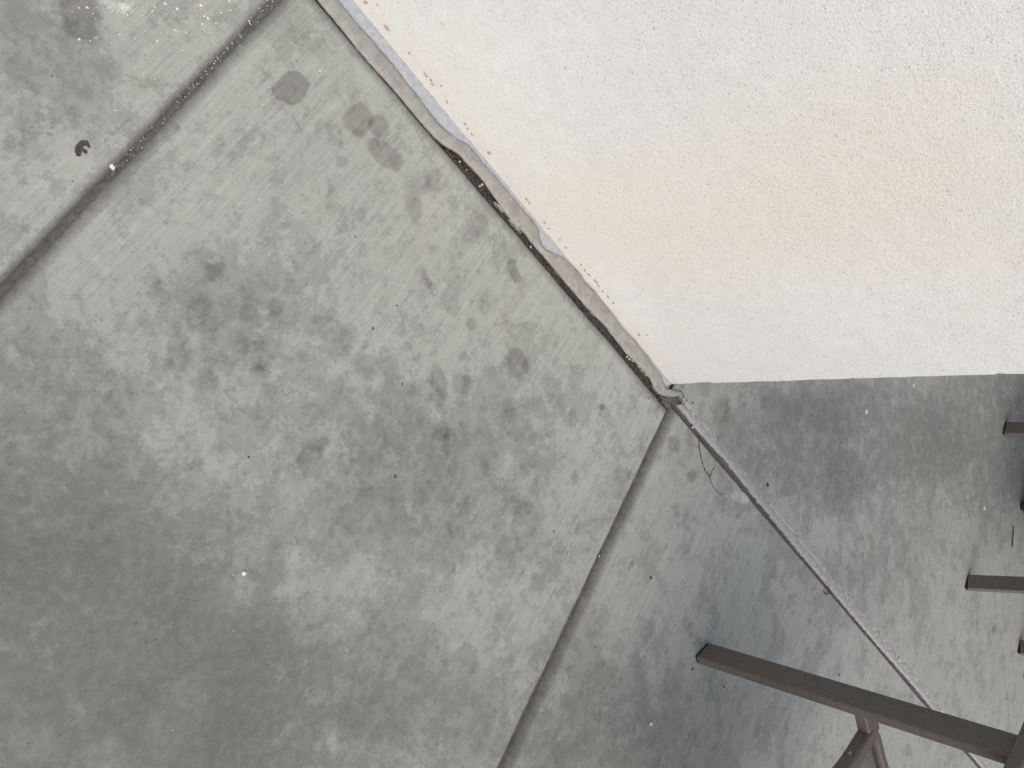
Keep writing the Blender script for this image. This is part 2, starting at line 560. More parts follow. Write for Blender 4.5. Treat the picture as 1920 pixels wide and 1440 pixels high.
def slab(corners, widths, grime, seed, tx, ty, wob=.0022):
    """concrete slab: four corners anticlockwise, each side a rounded tooled edge of its own width;
    tx samples side 0 (and 2 reversed), ty samples side 1 (and 3 reversed)"""
    prof = [(0.0, -.055), (0.0, -.016), (.10, -.0095), (.28, -.0045), (.55, -.0015), (.8, -.0003), (1.0, 0.0)]
    rx, ry = [1 - t for t in reversed(tx)], [1 - t for t in reversed(ty)]
    rings = []
    for k, (f, z) in enumerate(prof):
        ls = []
        for i in range(4):
            a, b = corners[i], corners[(i + 1) % 4]
            d = (b - a).normalized()
            nn = Vector((-d.y, d.x, 0))
            ls.append((a + nn * widths[i] * f, d, nn))
        cs = [line_isect(ls[i - 1][0], ls[i - 1][1], ls[i][0], ls[i][1]) for i in range(4)]
        ring = []
        for i, ts in enumerate((tx, ty, rx, ry)):
            a, b = cs[i], cs[(i + 1) % 4]
            for t in ts[:-1]:
                q = a.lerp(b, t)
                w = min(1.0, 30 * t * (1 - t)) * wob
                off = noise.noise(Vector((q.x * 9, q.y * 9, seed))) + .5 * noise.noise(Vector((q.x * 46, q.y * 46, seed + k * .35)))
                if k >= 2:
                    off += .25 * noise.noise(Vector((q.x * 160, q.y * 160, seed + k)))
                q = q + ls[i][2] * off * w
                ring.append((q.x, q.y, z, i))
        rings.append(ring)
    N = len(rings[0])
    K = len(prof)
    nx, ny = len(tx) - 1, len(ty) - 1
    top = np.array(rings[-1])[:, :2]
    e0 = np.vstack([top[0:nx], top[nx:nx + 1]])
    e1 = np.vstack([top[nx:nx + ny], top[nx + ny:nx + ny + 1]])
    e2 = np.vstack([top[nx + ny:2 * nx + ny], top[2 * nx + ny:2 * nx + ny + 1]])[::-1]
    e3 = np.vstack([top[2 * nx + ny:], top[0:1]])[::-1]
    S, Tt = np.array(tx)[None, :, None], np.array(ty)[:, None, None]
    G = (1 - Tt) * e0[None] + Tt * e2[None] + (1 - S) * e3[:, None] + S * e1[:, None] \
        - ((1 - S) * (1 - Tt) * e0[0] + S * (1 - Tt) * e0[-1] + (1 - S) * Tt * e2[0] + S * Tt * e2[-1])
    idx = np.full((ny + 1, nx + 1), -1, dtype=np.int64)
    base = (K - 1) * N
    idx[0, :nx] = base + np.arange(nx)
    idx[:ny, nx] = base + nx + np.arange(ny)
    idx[ny, 1:] = (base + nx + ny + np.arange(nx))[::-1]
    idx[1:, 0] = (base + 2 * nx + ny + np.arange(ny))[::-1]
    inner = G[1:ny, 1:nx].reshape(-1, 2)
    idx[1:ny, 1:nx] = K * N + np.arange(len(inner)).reshape(ny - 1, nx - 1)
    verts = np.vstack([np.array([r[:3] for ring in rings for r in ring]), np.column_stack([inner, np.zeros(len(inner))])])
    side = []
    for k in range(K - 1):
        j = np.arange(N)
        j2 = (j + 1) % N
        side.append(np.column_stack([k * N + j, k * N + j2, (k + 1) * N + j2, (k + 1) * N + j]))
    quads = np.column_stack([idx[:-1, :-1].ravel(), idx[:-1, 1:].ravel(), idx[1:, 1:].ravel(), idx[1:, :-1].ravel()])
    faces = np.vstack(side + [quads])
    me = bpy.data.meshes.new('concrete_slab')
    me.vertices.add(len(verts))
    me.vertices.foreach_set('co', verts.ravel())
    me.loops.add(len(faces) * 4)
    me.loops.foreach_set('vertex_index', faces.ravel().astype(np.int32))
    me.polygons.add(len(faces))
    me.polygons.foreach_set('loop_start', np.arange(0, len(faces) * 4, 4, dtype=np.int32))
    me.update(calc_edges=True)
    me.validate()
    me.materials.append(M_CONC)
    me.shade_smooth()
    gv = [1.0, 1.0, 1.0, .92, .72, .36, 0.0]
    gr = np.zeros(len(verts))
    gr[:K * N] = [gv[k] * grime[rings[k][j][3]] for k in range(K) for j in range(N)]
    P = verts[:, :2].copy()
    for nm, arr in (('joint_grime', gr), ('stain', stain_shade_field(P, ALL_DARK)), ('bleach', stain_shade_field(P, LIGHT_SPOTS)), ('shade_mottle', stain_shade_field(P, SHADE_MOTTLE))):
        me.attributes.new(nm, 'FLOAT', 'POINT').data.foreach_set('value', arr.astype(np.float32))
    o = bpy.data.objects.new('concrete_slab', me)
    COL.objects.link(o)
    o.parent = pavement
    return o


# joint lines, read off the picture
J1a, J1b = px(20, 527), px(508, 10)
J2a, J2b = px(943, 1432), px(1254, 772)
D1, D2 = (J1b - J1a).normalized(), (J2b - J2a).normalized()
E_a, E_b = uv(-3, V_EDGE), uv(3, V_EDGE)
DE = (E_b - E_a).normalized()
X1 = line_isect(J1a, D1, E_a, DE)       # joint 1 meets the wall joint
X2 = line_isect(J2a, D2, E_a, DE)       # joint 2 meets the wall joint
g = .0035
OUT = 4.0
# outwards from the wall: -D
mid = [X1 + DE * g - D1 * OUT, X2 - DE * g - D2 * OUT, X2 - DE * g, X1 + DE * g]
slab(mid, [.012, .009, .030, .022], [.6, .75, .36, .66], 1.3, [i / 380 for i in range(381)], fine_end(OUT, 1.45, .0034))
lft = [X1 - DE * 1.25 - D1 * OUT, X1 - DE * g - D1 * OUT, X1 - DE * g, X1 - DE * 1.25]
slab(lft, [.012, .014, .030, .015], [.6, .7, .36, .8], 5.3, fine_end(1.25, .75, .006, .05), fine_end(OUT, 1.0, .005))
def fine_start(total, fine, step, coarse=.12):
    return [1 - t for t in reversed(fine_end(total, fine, step, coarse))]


X3 = line_isect(J2a, D2, uv(0, V_EDGE2), DE)
rgt = [X3 + DE * g - D2 * OUT, X3 + DE * 4.5 - D2 * OUT, X3 + DE * 4.5, X3 + DE * g]
slab(rgt, [.012, .012, .007, .032], [.6, .8, .6, .85], 8.1, fine_start(4.5, 1.2, .005), fine_end(OUT, 1.2, .005))
# slab beyond the expansion joint, past the end of the wall
E_STRIP0, E_STRIP1 = .007, .029
far = [uv(4.5, E_STRIP0 - .003), uv(4.5, -5), uv(.012, -5), uv(.012, E_STRIP0 - .003)]
far = [far[2], far[1], far[0], far[3]]
slab(far, [.010, .010, .010, .010], [.3, .35, .9, .35], 15.2, [i / 300 for i in range(301)], fine_end(5 + E_STRIP0, 2.6, .014))


# ------------------------------------------------------------------ joint fillings
def ribbon(name, left, right, z0, crown, mat, parent, n=240, thick=.006, cols=6, rough=.0008, seed=0.0, zrough=.0012):
    """a bead between two traced edges (lists of world points ordered the same way)"""
    def samp(line, t):
        L = [0.0]
        for a, b in zip(line, line[1:]):
            L.append(L[-1] + (b - a).length)
        s = t * L[-1]
        for i in range(len(line) - 1):
            if s <= L[i + 1] or i == len(line) - 2:
                f = (s - L[i]) / max(L[i + 1] - L[i], 1e-9)
                return line[i].lerp(line[i + 1], f)
    verts, faces = [], []
    for i in range(n + 1):
        t = i / n
        a, b = samp(left, t), samp(right, t)
        d = (b - a)
        dl = d.length
        d = d / max(dl, 1e-9)
        a = a + d * noise.noise(Vector((t * n * .35, seed, 0))) * rough
        b = b + d * noise.noise(Vector((t * n * .35, seed, 9))) * rough
        for j in range(cols + 1):
            f = j / cols
            q = a.lerp(b, f)
            zz = z0 + crown * (1 - (2 * f - 1) ** 2)
            zz += zrough * noise.noise(Vector((q.x * 60, q.y * 60, seed)))
            verts.append(Vector((q.x, q.y, zz)))
        verts.append(Vector((b.x, b.y, z0 - thick)))
        verts.append(Vector((a.x, a.y, z0 - thick)))
    w = cols + 3
    for i in range(n):
        for j in range(w):
            j2 = (j + 1) % w
            faces.append((i * w + j, i * w + j2, (i + 1) * w + j2, (i + 1) * w + j))
    faces.append(tuple(range(w)))
    faces.append(tuple(n * w + j for j in range(w)))
    bm = bmesh.new()
    vs_ = [bm.verts.new(v) for v in verts]
    for f in faces:
        try:
            bm.faces.new([vs_[k] for k in f])
        except ValueError:
            pass
    return link_bm(name, bm, mat, parent, True)


def joint_bed(a, b, half, z, parent, seed, mat=None, name='joint_dirt', n=220):
    d = (b - a).normalized()
    nn = Vector((-d.y, d.x, 0)) * half
    return ribbon(name, [a + nn, b + nn], [a - nn, b - nn], z, -.001, mat or M_DIRT, parent, n, .03, 4, .0004, seed, .006)


M_JOINT = simple('joint_silt', (.11, .103, .104), (.17, .16, .158), 120, .95, .7, .003)
stuff(joint_bed(X1 - D1 * OUT, X1 - D1 * .02, .0085, -.0100, pavement, 1.0, M_JOINT))
stuff(joint_bed(X2 - D2 * OUT, X2 - D2 * .012, .0075, -.0105, pavement, 2.0, M_JOINT))
# bed of dirt in the long joint along the wall and past its end
stuff(ribbon('joint_dirt', [uv(-4, -.002), uv(.0, -.002)], [uv(-4, V_EDGE + .006), uv(.0, V_EDGE + .006)],
             -.011, 0, M_DIRT, pavement, 700, .03, 12, 0, 3.0, .007))
stuff(ribbon('joint_dirt', [uv(.0, E_STRIP0 - .002), uv(4.4, E_STRIP0 - .002)], [uv(.0, V_EDGE2 + .006), uv(4.4, V_EDGE2 + .006)],
             -.009, 0, M_JOINT, pavement, 700, .03, 10, 0, 4.0, .006))

# sealant strip flush with the floor past the end of the wall
sA = [px(*p) for p in ((1273, 760), (1310, 805), (1343, 842), (1366, 866), (1393, 902), (1424, 940), (1453, 976), (1508, 1043),
                       (1552, 1096), (1600, 1153), (1652, 1214), (1705, 1274), (1768, 1350))]
sB = [px(*p) for p in ((1285, 753), (1327, 802), (1368, 852), (1396, 886), (1427, 922), (1445, 946), (1473, 980), (1527, 1042),
                       (1573, 1095), (1623, 1152), (1673, 1213), (1725, 1275), (1784, 1352))]
for L in (sA, sB):
    L.append(L[-1] + EW * 2.2)
ribbon('expansion_joint_strip', sB, sA, -.0012, .0018, M_STRIP, pavement, 900, .03, 6, .0030, 6.0, .0022)

# ------------------------------------------------------------------ the wall
wall = empty('stucco_wall', tuple(CORNER))
tag(wall, 'off white stucco wall ending in a sharp vertical corner above the concrete', 'wall')
wall.location = (0, 0, 0)


def wall_body():
    """stucco face with a slightly uneven plane, rounded corner and ragged foot"""
    bm = bmesh.new()
    LEN, H, DEP = 3.6, 2.9, .45
    zs = [-.03, .008, .014, .022, .035, .055, .08, .12] + [.12 + .0068 * i for i in range(1, 150)] + [1.14 + (H - 1.14) * i / 20 for i in range(21)]
    # outline from far end of the front face to the corner, round it, then along the hidden return
    out = []
    NF = 260
    for i in range(NF + 1):
        u = -LEN * (1 - i / NF) ** 1.35
        if u > -.006:
            continue
        out.append((u, 0.0))
    for k in range(0, 7):
        a = math.pi / 2 * k / 6
        out.append((-.005 + .005 * math.sin(a), -.005 + .005 * math.cos(a)))
    for i in range(1, 13):
        out.append((0.0, -.005 - (DEP - .005) * i / 12))
    grid = []
    for z in zs:
        row = []
        for (u, v) in out:
            q = uv(u, v)
            a = .0016 * noise.noise(Vector((u * 3, z * 3, 1.0))) + .0007 * noise.noise(Vector((u * 22, z * 22, 4.0)))
            if z < .03:
                a += .0014 * noise.noise(Vector((u * 45, z * 60, 2.0)))
            cz = z
            off = EN * a if v > -.003 else EW * a
            # worn, slightly chipped corner
            if abs(u) + abs(v) < .012:
                chip = .0012 * noise.noise(Vector((z * 14, 0, 3.0))) + max(0, noise.noise(Vector((z * 55, 0, 6.0))) - .25) * .006
                off = off - (EN + EW) * chip
            row.append(bm.verts.new((q.x + off.x, q.y + off.y, cz)))
        grid.append(row)
    for r in range(len(zs) - 1):
        for c in range(len(out) - 1):
            bm.faces.new((grid[r][c], grid[r][c + 1], grid[r + 1][c + 1], grid[r + 1][c]))
    # back and top
    far_b, near_b = uv(-LEN, -DEP), uv(0, -DEP)
    top = grid[-1]
    bot = grid[0]
    b0 = bm.verts.new((far_b.x, far_b.y, zs[0]))
    b1 = bm.verts.new((far_b.x, far_b.y, H))
    bm.faces.new((bot[0], top[0], b1, b0)) if False else None
    bm.faces.new([b0, b1] + [top[-1], bot[-1]])
    bm.faces.new([r[0] for r in grid] + [b1, b0])
    bm.faces.new(top + [b1])
    return link_bm('stucco_face', bm, M_STUCCO, wall, True)


wall_body()

# foam strip against the foot of the wall
foam_out = [px(*p) for p in ((600, -40), (635, 0), (666, 40), (706, 83), (739, 123), (777, 171), (797, 198), (831, 240), (868, 274),
                             (890, 298), (917, 328), (950, 366), (983, 404), (1008, 436), (1020, 462), (1045, 488), (1075, 512),
                             (1092, 532), (1127, 570), (1160, 614), (1178, 636), (1203, 662), (1223, 688), (1240, 712), (1254, 729))]
foam_in = [uv(to_uv(p)[0], -.006) for p in foam_out]
foam_out.insert(0, foam_out[0] - EW * 2.5)
foam_in.insert(0, foam_in[0] - EW * 2.5)
ribbon('foam_backer_strip', foam_in, foam_out, -.0015, .0015, M_FOAM, wall, 600, .02, 6, .0010, 12.0, .0016)

# tan sealant bead, half pulled away, weaving between the wall and the slab
ck_out = [px(*p) for p in ((598, -40), (633, 0), (664, 40), (704, 84), (737, 124), (775, 172), (795, 199), (829, 241), (852, 258), (876, 271),
                           (890, 287), (917, 319), (950, 358), (983, 396), (1002, 420), (1010, 433), (1013, 449), (1017, 463), (1030, 475),
                           (1054, 482), (1080, 507), (1094, 526), (1128, 564), (1160, 607), (1176, 626), (1204, 657), (1224, 683),
                           (1238, 704), (1243, 716), (1249, 728), (1262, 731), (1276, 734))]
ck_in = [px(*p) for p in ((560, -46), (595, -4), (624, 32), (652, 66), (685, 108), (715, 140), (743, 172), (770, 204), (797, 236), (832, 271),
                          (859, 287), (880, 309), (908, 340), (931, 372), (945, 394), (967, 420), (985, 438), (996, 453), (1006, 464),
                          (1025, 486), (1053, 519), (1087, 559), (1107, 582), (1121, 596), (1144, 621), (1164, 647), (1177, 664),
                          (1201, 688), (1220, 710), (1230, 733), (1252, 744), (1276, 742))]
for L in (ck_out, ck_in):
    L.insert(0, L[0] - EW * 2.4)


def bead(name, outer, inner, mat, parent):
    """ribbon between paired points (same count), smoothed along its length"""
    def cat(L, i, f):
        p0, p1, p2, p3 = L[max(i - 1, 0)], L[i], L[i + 1], L[min(i + 2, len(L) - 1)]
        return p1 + (p2 - p0) * (.5 * f) + (p0 * 2 - p1 * 5 + p2 * 4 - p3) * (.5 * f * f) + (p1 * 3 - p0 - p2 * 3 + p3) * (.5 * f ** 3)
    verts, faces, cols, rows = [], [], 8, 0
    for i in range(len(outer) - 1):
        m = 40 if i == 0 else 16
        for k in range(m):
            f = k / m
            a = (outer[i].lerp(outer[i + 1], f)) if i <= 1 else cat(outer, i, f)
            b = (inner[i].lerp(inner[i + 1], f)) if i <= 1 else cat(inner, i, f)
            d = (b - a).normalized()
            a = a + d * (.0016 * noise.noise(a * 55) + .0013 * noise.noise(a * 170) + .0008 * noise.noise(a * 420))
            b = b + d * (.0024 * noise.noise(b * 48) + .0016 * noise.noise(b * 140) + .0010 * noise.noise(b * 420))
            for j in range(cols + 1):
                g_ = j / cols
                q = a.lerp(b, g_)
                z = .0008 + .0030 * (1 - (2 * g_ - 1) ** 2) ** .6 + .0012 * (1 - g_)
                z += .0022 * noise.noise(q * 24) + .0012 * noise.noise(q * 70) - (.003 * max(0, noise.noise(q * 90) - .35) if g_ > .5 else 0) + .0006 * noise.noise(Vector((g_ * 4, rows * .02, 3)))
                verts.append((q.x, q.y, z))
            verts.append((b.x, b.y, -.006))
            verts.append((a.x, a.y, -.006))
            rows += 1
    w = cols + 3
    for r in range(rows - 1):
        for j in range(w):
            j2 = (j + 1) % w
            faces.append((r * w + j, r * w + j2, (r + 1) * w + j2, (r + 1) * w + j))
    faces += [tuple(range(w)), tuple((rows - 1) * w + j for j in range(w))]
    bm = bmesh.new()
    vs_ = [bm.verts.new(v) for v in verts]
    for f in faces:
        bm.faces.new([vs_[k] for k in f])
    return link_bm(name, bm, mat, parent, True)


bead('sealant_bead', ck_out, ck_in, M_CAULK, wall)

# crumbled foam still clinging in the open gap
bm = bmesh.new()
for (x, y, ln) in ((1034, 496, 5), (1050, 516, 9), (1078, 549, 5), (1110, 586, 9), (936, 390, 9),
                   (966, 425, 11), (1186, 674, 6), (1206, 696, 9)):
    n = 10
    top_, low_ = [], []
    for k in range(n):
        a = 2 * math.pi * k / n
        e1, e2 = ln * 1.5 * math.cos(a) * random.uniform(.7, 1.15), 1.5 * math.sin(a) * random.uniform(.3, 1.3)
        q = px(x + 2.2 + e1 * .65 - e2 * .76, y - 1.8 + e1 * .76 + e2 * .65)
        top_.append(bm.verts.new((q.x, q.y, -.0015 + random.uniform(-.001, .001))))
        low_.append(bm.verts.new((q.x, q.y, -.011)))
    bm.faces.new(top_)
    for k in range(n):
        bm.faces.new((low_[k], low_[(k + 1) % n], top_[(k + 1) % n], top_[k]))
stuff(link_bm('foam_crumbs', bm, M_STRIP, wall))


# dark gouges in the stucco just above its foot, and a few scuffs higher up
def gouges():
    bm = bmesh.new()
    marks = [(686, 4, 5, 3), (708, 9, 3, 2), (726, 52, 9, 3), (768, 99, 3, 2), (797, 138, 2, 2), (808, 150, 5, 2), (812, 158, 4, 2),
             (839, 190, 6, 2), (872, 232, 4, 2), (877, 241, 4, 2), (885, 251, 3, 2), (917, 286, 5, 3), (1021, 416, 5, 3),
             (1029, 428, 3, 2), (1062, 464, 3, 2), (1097, 506, 3, 2), (1105, 515, 5, 2), (1118, 528, 6, 2), (1123, 536, 4, 2),
             (1130, 546, 3, 2), (1140, 556, 4, 1.5), (1150, 568, 2, 2), (987, 372, 4, 2), (993, 380, 4, 1.5), (1198, 627, 4, 2), (1213, 628, 2, 2),
             (1050, 448, 2, 2), (1090, 496, 2, 2), (828, 160, 2, 2), (800, 143, 2, 1.5)]
    for (x, y, rl, rw) in marks:
        th = math.atan2(1.2, 1.0) + random.uniform(-.25, .25)
        n = 9
        pts = []
        for k in range(n):
            a = 2 * math.pi * k / n
            q = random.uniform(.35, 1.25)
            ex, ey = rl * .9 * q * math.cos(a), rw * .85 * q * math.sin(a)
            pts.append(on_wall(x + ex * math.cos(th) - ey * math.sin(th), y + ex * math.sin(th) + ey * math.cos(th)) + EN * .0022)
        c = bm.verts.new(sum(pts, Vector()) / n + EN * .0001)
        vs_ = [bm.verts.new(p) for p in pts]
        bs = [bm.verts.new(p - EN * .004) for p in pts]
        for k in range(n):
            bm.faces.new((c, vs_[k], vs_[(k + 1) % n]))
            bm.faces.new((vs_[k], bs[k], bs[(k + 1) % n], vs_[(k + 1) % n]))
    return stuff(link_bm('gouge_dirt', bm, simple('gouge_grey', (.34, .325, .30), (.46, .44, .41), 300, .9, .3, .001), wall))


gouges()


# ------------------------------------------------------------------ small stones, flecks, debris
def rock(bm, c, r, flat=.7, n=0):
    res = bmesh.ops.create_icosphere(bm, subdivisions=1, radius=r)
    rot = Matrix.Rotation(random.uniform(0, 6.28), 3, 'Z')
    sx, sy = random.uniform(.75, 1.3), random.uniform(.6, 1.0)
    s = random.uniform(0, 99)
    for v in res['verts']:
        k = 1 + .35 * noise.noise(v.co.normalized() * 1.7 + Vector((s, s, s)))
        q = rot @ Vector((v.co.x * sx * k, v.co.y * sy * k, v.co.z * flat * k))
        v.co = q + c


# gravel lying in the joint between the two near slabs
bm = bmesh.new()
bw = bmesh.new()
for i in range(190):
    t = random.random()
    cl = noise.noise(Vector((t * 9, 3.3, 0)))
    if cl < -.12 and random.random() < .8:
        continue
    q = px(512 - 320 * t, 2 + 320 * t)
    base = J1a + D1 * (q - J1a).dot(D1)
    side = Vector((D1.y, -D1.x, 0))
    if side.dot(EW) > 0:
        side = -side
    off = random.gauss(.004, .0045)
    r = random.uniform(.0006, .0017)
    z = -.0088 if abs(off) < .008 else -.003
    (rock(bw, base + side * off + Vector((0, 0, z + r * .5)), r) if random.random() < (.4 if t < .3 else .14)
     else rock(bm, base + side * off + Vector((0, 0, z + r * .5)), r))
stuff(link_bm('joint_gravel', bm, M_GRAVEL, pavement))
stuff(link_bm('joint_gravel', bw, M_WHITE, pavement))

# crumbs in the wall joint
bm = bmesh.new()
for i in range(620):
    if random.random() < .55:
        x = random.uniform(835, 1232)
        y = 278 + (x - 835) * 1.145 + random.gauss(-2, 3.0)
    else:
        x = random.uniform(1262, 1760)
        y = 762 + (x - 1262) * 1.178 + random.gauss(0, 3.0)
    r = random.uniform(.0008, .0022)
    rock(bm, px(x, y) + Vector((0, 0, -.006 + r)), r)
stuff(link_bm('joint_crumbs', bm, simple('joint_crumbs', (.05, .042, .038), (.16, .135, .115), 300, .95, .3, .001, c3=(.30, .26, .21)), pavement))
bm = bmesh.new()
for (x, y, r) in ((862, 303, .0022), (900, 349, .004), (904, 346, .003), (875, 318, .002), (1176, 669, .004), (1180, 673, .003), (1187, 677, .0025),
                  (1198, 688, .003), (1204, 693, .0025), (1213, 703, .0025), (1299, 801, .0034), (1550, 1095, .0042), (1553, 1096, .003),
                  (1241, 746, .002), (995, 463, .003)):
    rock(bm, px(x, y) + Vector((0, 0, .0)), r, .6)
stuff(link_bm('pale_crumbs', bm, simple('pale_crumbs', (.50, .47, .43), (.66, .63, .60), 300, .9, .3, .001), pavement))
# dirt heap and mortar lump at the foot of the corner
bm = bmesh.new()
for i in range(190):
    x, y = random.gauss(1258, 13), random.gauss(744, 7)
    r = random.uniform(.001, .0036)
    rock(bm, px(x, y) + Vector((0, 0, r * .3)), r, .6)
stuff(link_bm('corner_dirt', bm, simple('corner_dirt', (.10, .088, .078), (.22, .20, .175), 260, .95, .4, .001, c3=(.30, .27, .24)), pavement))

# white paint flecks on the near slab
bm = bmesh.new()


def fleck(x, y, rp):
    c = px(x, y)
    s = (px(x + 1, y) - px(x, y)).length
    n = 8
    r = rp * s
    vs_ = []
    for k in range(n):
        a = 2 * math.pi * k / n
        q = r * random.uniform(.7, 1.2)
        vs_.append(bm.verts.new((c.x + q * math.cos(a), c.y + q * math.sin(a), .0003)))
    t = bm.verts.new((c.x, c.y, .0003 + min(r * .35, .0012)))
    for k in range(n):
        bm.faces.new((t, vs_[k], vs_[(k + 1) % n]))


for (x, y, r) in ((149, 74, 3.2), (163, 14, 2.6), (148, 15, 1.8), (174, 26, 1.5), (180, 71, 1.6), (169, 77, 1.6), (224, 65, 2.0), (295, 77, 2.2),
                  (328, 57, 2.2), (349, 60, 1.8), (254, 72, 1.4), (332, 17, 3.0), (310, 7, 2.5), (285, 22, 2.0), (290, 13, 1.6), (377, 10, 3.0),
                  (390, 34, 2.6), (383, 30, 2.0), (379, 45, 1.8), (405, 44, 1.6), (414, 24, 1.5), (430, 2, 2.0), (432, 20, 1.4), (239, 28, 2.2),
                  (233, 25, 1.8), (206, 115, 1.3), (191, 101, 1.2), (290, 148, 1.4), (215, 207, 1.4), (467, 39, 1.7), (167, 105, 1.0),
                  (455, 125, .9), (486, 374, 1.2), (320, 355, 1.2), (437, 1078, 1.2), (437, 1183, 1.1), (651, 1220, 1.4), (324, 1369, 1.2),
                  (1124, 1043, 1.4), (600, 133, 2.0), (730, 508, 1.2), (484, 150, 1.0), (1625, 772, 2.2), (1713, 723, 1.8), (1846, 953, 1.8)):
    fleck(x, y, r)
for i in range(110):
    x, y = random.gauss(330, 85), abs(random.gauss(0, 42))
    fleck(x, y, random.choice((.5, .6, .7, .9, 1.2)))
for i in range(60):
    fleck(random.gauss(228, 22), abs(random.gauss(12, 9)), random.uniform(.5, 1.3))
stuff(link_bm('paint_flecks', bm, M_WHITE, pavement))

# tiny dark crumbs here and there
bm = bmesh.new()
for (x, y, r) in ((741, 893, 2.6), (699, 616, 2.8), (744, 573, 2.2), (754, 720, 2.2), (1220, 1083, 2.4), (580, 61, 1.6), (466, 857, 2.4), (1439, 909, 2.4),
                  (1298, 1255, 2.0), (1357, 1288, 1.6), (1573, 1265, 1.6), (512, 167, 1.4), (768, 306, 1.4), (666, 444, 1.5), (63, 105, 1.4), (926, 474, 1.4),
                  (97, 143, 2.0), (1123, 668, 1.2), (1038, 996, 1.6), (290, 1200, 1.6)):
    s = (px(x + 1, y) - px(x, y)).length
    rock(bm, px(x, y) + Vector((0, 0, .0006)), r * s, .45)
for i in range(60):
    x, y = random.uniform(0, 1200), random.uniform(0, 1440)
    if y < 1.16 * (x - 592) + 20:
        continue
    rock(bm, px(x, y) + Vector((0, 0, .0002)), random.uniform(.0004, .0009), .5)
stuff(link_bm('dark_specks', bm, M_SPECK, pavement))


# dried black spill on the near slab
zo = lambda x, y: px(x / 3.4286, y / 3.4286)
bm = bmesh.new()
ol = [(478, 968), (484, 940), (500, 916), (522, 904), (548, 903), (566, 908), (577, 925), (584, 948), (572, 952), (560, 940), (545, 936), (532, 946),
      (538, 960), (556, 962), (564, 976), (556, 988), (540, 984), (528, 972), (524, 990), (516, 1003), (496, 1004), (488, 988)]
ol = [(x + random.uniform(-2, 2), y + random.uniform(-2, 2)) for x, y in ol]
lo = [bm.verts.new(zo(*p) + Vector((0, 0, -.0005))) for p in ol]
hi = [bm.verts.new(zo(*p) + Vector((0, 0, .0005))) for p in ol]
bm.faces.new(hi)
for k in range(len(ol)):
    bm.faces.new((lo[k], lo[(k + 1) % len(ol)], hi[(k + 1) % len(ol)], hi[k]))
bmesh.ops.triangulate(bm, faces=bm.faces[:])
link_bm('dried_spill', bm, simple('dried_spill', (.055, .048, .052), (.095, .085, .088), 260, .8, .4, .001), pavement)


def tube(bm, pts, r0, r1, seg=7):
    rings = []
    for i, p in enumerate(pts):
        d = (pts[min(i + 1, len(pts) - 1)] - pts[max(i - 1, 0)]).normalized()
        a = d.orthogonal().normalized()
        b = d.cross(a)
        r = r0 + (r1 - r0) * i / (len(pts) - 1)
        rings.append([bm.verts.new(p + (a * math.cos(6.28318 * k / seg) + b * math.sin(6.28318 * k / seg)) * r) for k in range(seg)])
    for i in range(len(rings) - 1):
        for k in range(seg):
            bm.faces.new((rings[i][k], rings[i][(k + 1) % seg], rings[i + 1][(k + 1) % seg], rings[i + 1][k]))
    bm.faces.new(rings[0][::-1])
    bm.faces.new(rings[-1])


# loose things on the floor
bm = bmesh.new()
rock(bm, px(457, 1075) + Vector((0, 0, .0016)), .0042, .5)
tag(link_bm('white_pebble', bm, M_WHITE), 'small round white pebble alone on the wide blotchy slab', 'pebble')
bm = bmesh.new()
rock(bm, px(1220, 1357) + Vector((0, 0, .002)), .0052, .6)
tag(link_bm('white_pebble', bm, M_WHITE), 'larger oval white pebble on the slab near the chair leg', 'pebble')
bm = bmesh.new()
rock(bm, px(211, 313) + Vector((0, 0, -.001)), .0052, .7)
tag(link_bm('white_pebble', bm, M_WHITE), 'angular white pebble lodged in the gravelly slab joint', 'pebble')
bm = bmesh.new()
tube(bm, [px(1898, 985) + Vector((0, 0, .004)), px(1897.4, 995) + Vector((0, 0, .006)), px(1896.6, 1008) + Vector((0, 0, .005)), px(1896, 1025) + Vector((0, 0, .004))], .0016, .0028)
tag(link_bm('twig', bm, M_TWIG), 'thin straight dark twig lying on the floor beyond the wall end', 'twig')
bm = bmesh.new()
tube(bm, [px(1542, 1108) + Vector((0, 0, .002)), px(1546, 1114) + Vector((0, 0, .004)), px(1550, 1112) + Vector((0, 0, .006)), px(1553, 1106) + Vector((0, 0, .004)),
          px(1551, 1100) + Vector((0, 0, .002))], .0014, .0022)
tag(link_bm('twig', bm, M_TWIG), 'short hooked bit of dried stem at the grey joint strip', 'twig')
bm = bmesh.new()
lf = [(1917, 1272), (1919, 1264), (1924, 1258), (1930, 1255), (1928, 1262), (1922, 1268)]
tp = [bm.verts.new(px(x, y) + Vector((0, 0, .006 + .004 * math.sin(i * 1.7)))) for i, (x, y) in enumerate(lf)]
bt = [bm.verts.new(v.co - Vector((0, 0, .0012))) for v in tp]
bm.faces.new(tp)
bm.faces.new(bt[::-1])
for k in range(6):
    bm.faces.new((tp[k], bt[k], bt[(k + 1) % 6], tp[(k + 1) % 6]))
tag(link_bm('dry_leaf', bm, M_SPECK), 'shrivelled dark leaf beside the far chair foot at the frame edge', 'leaf')


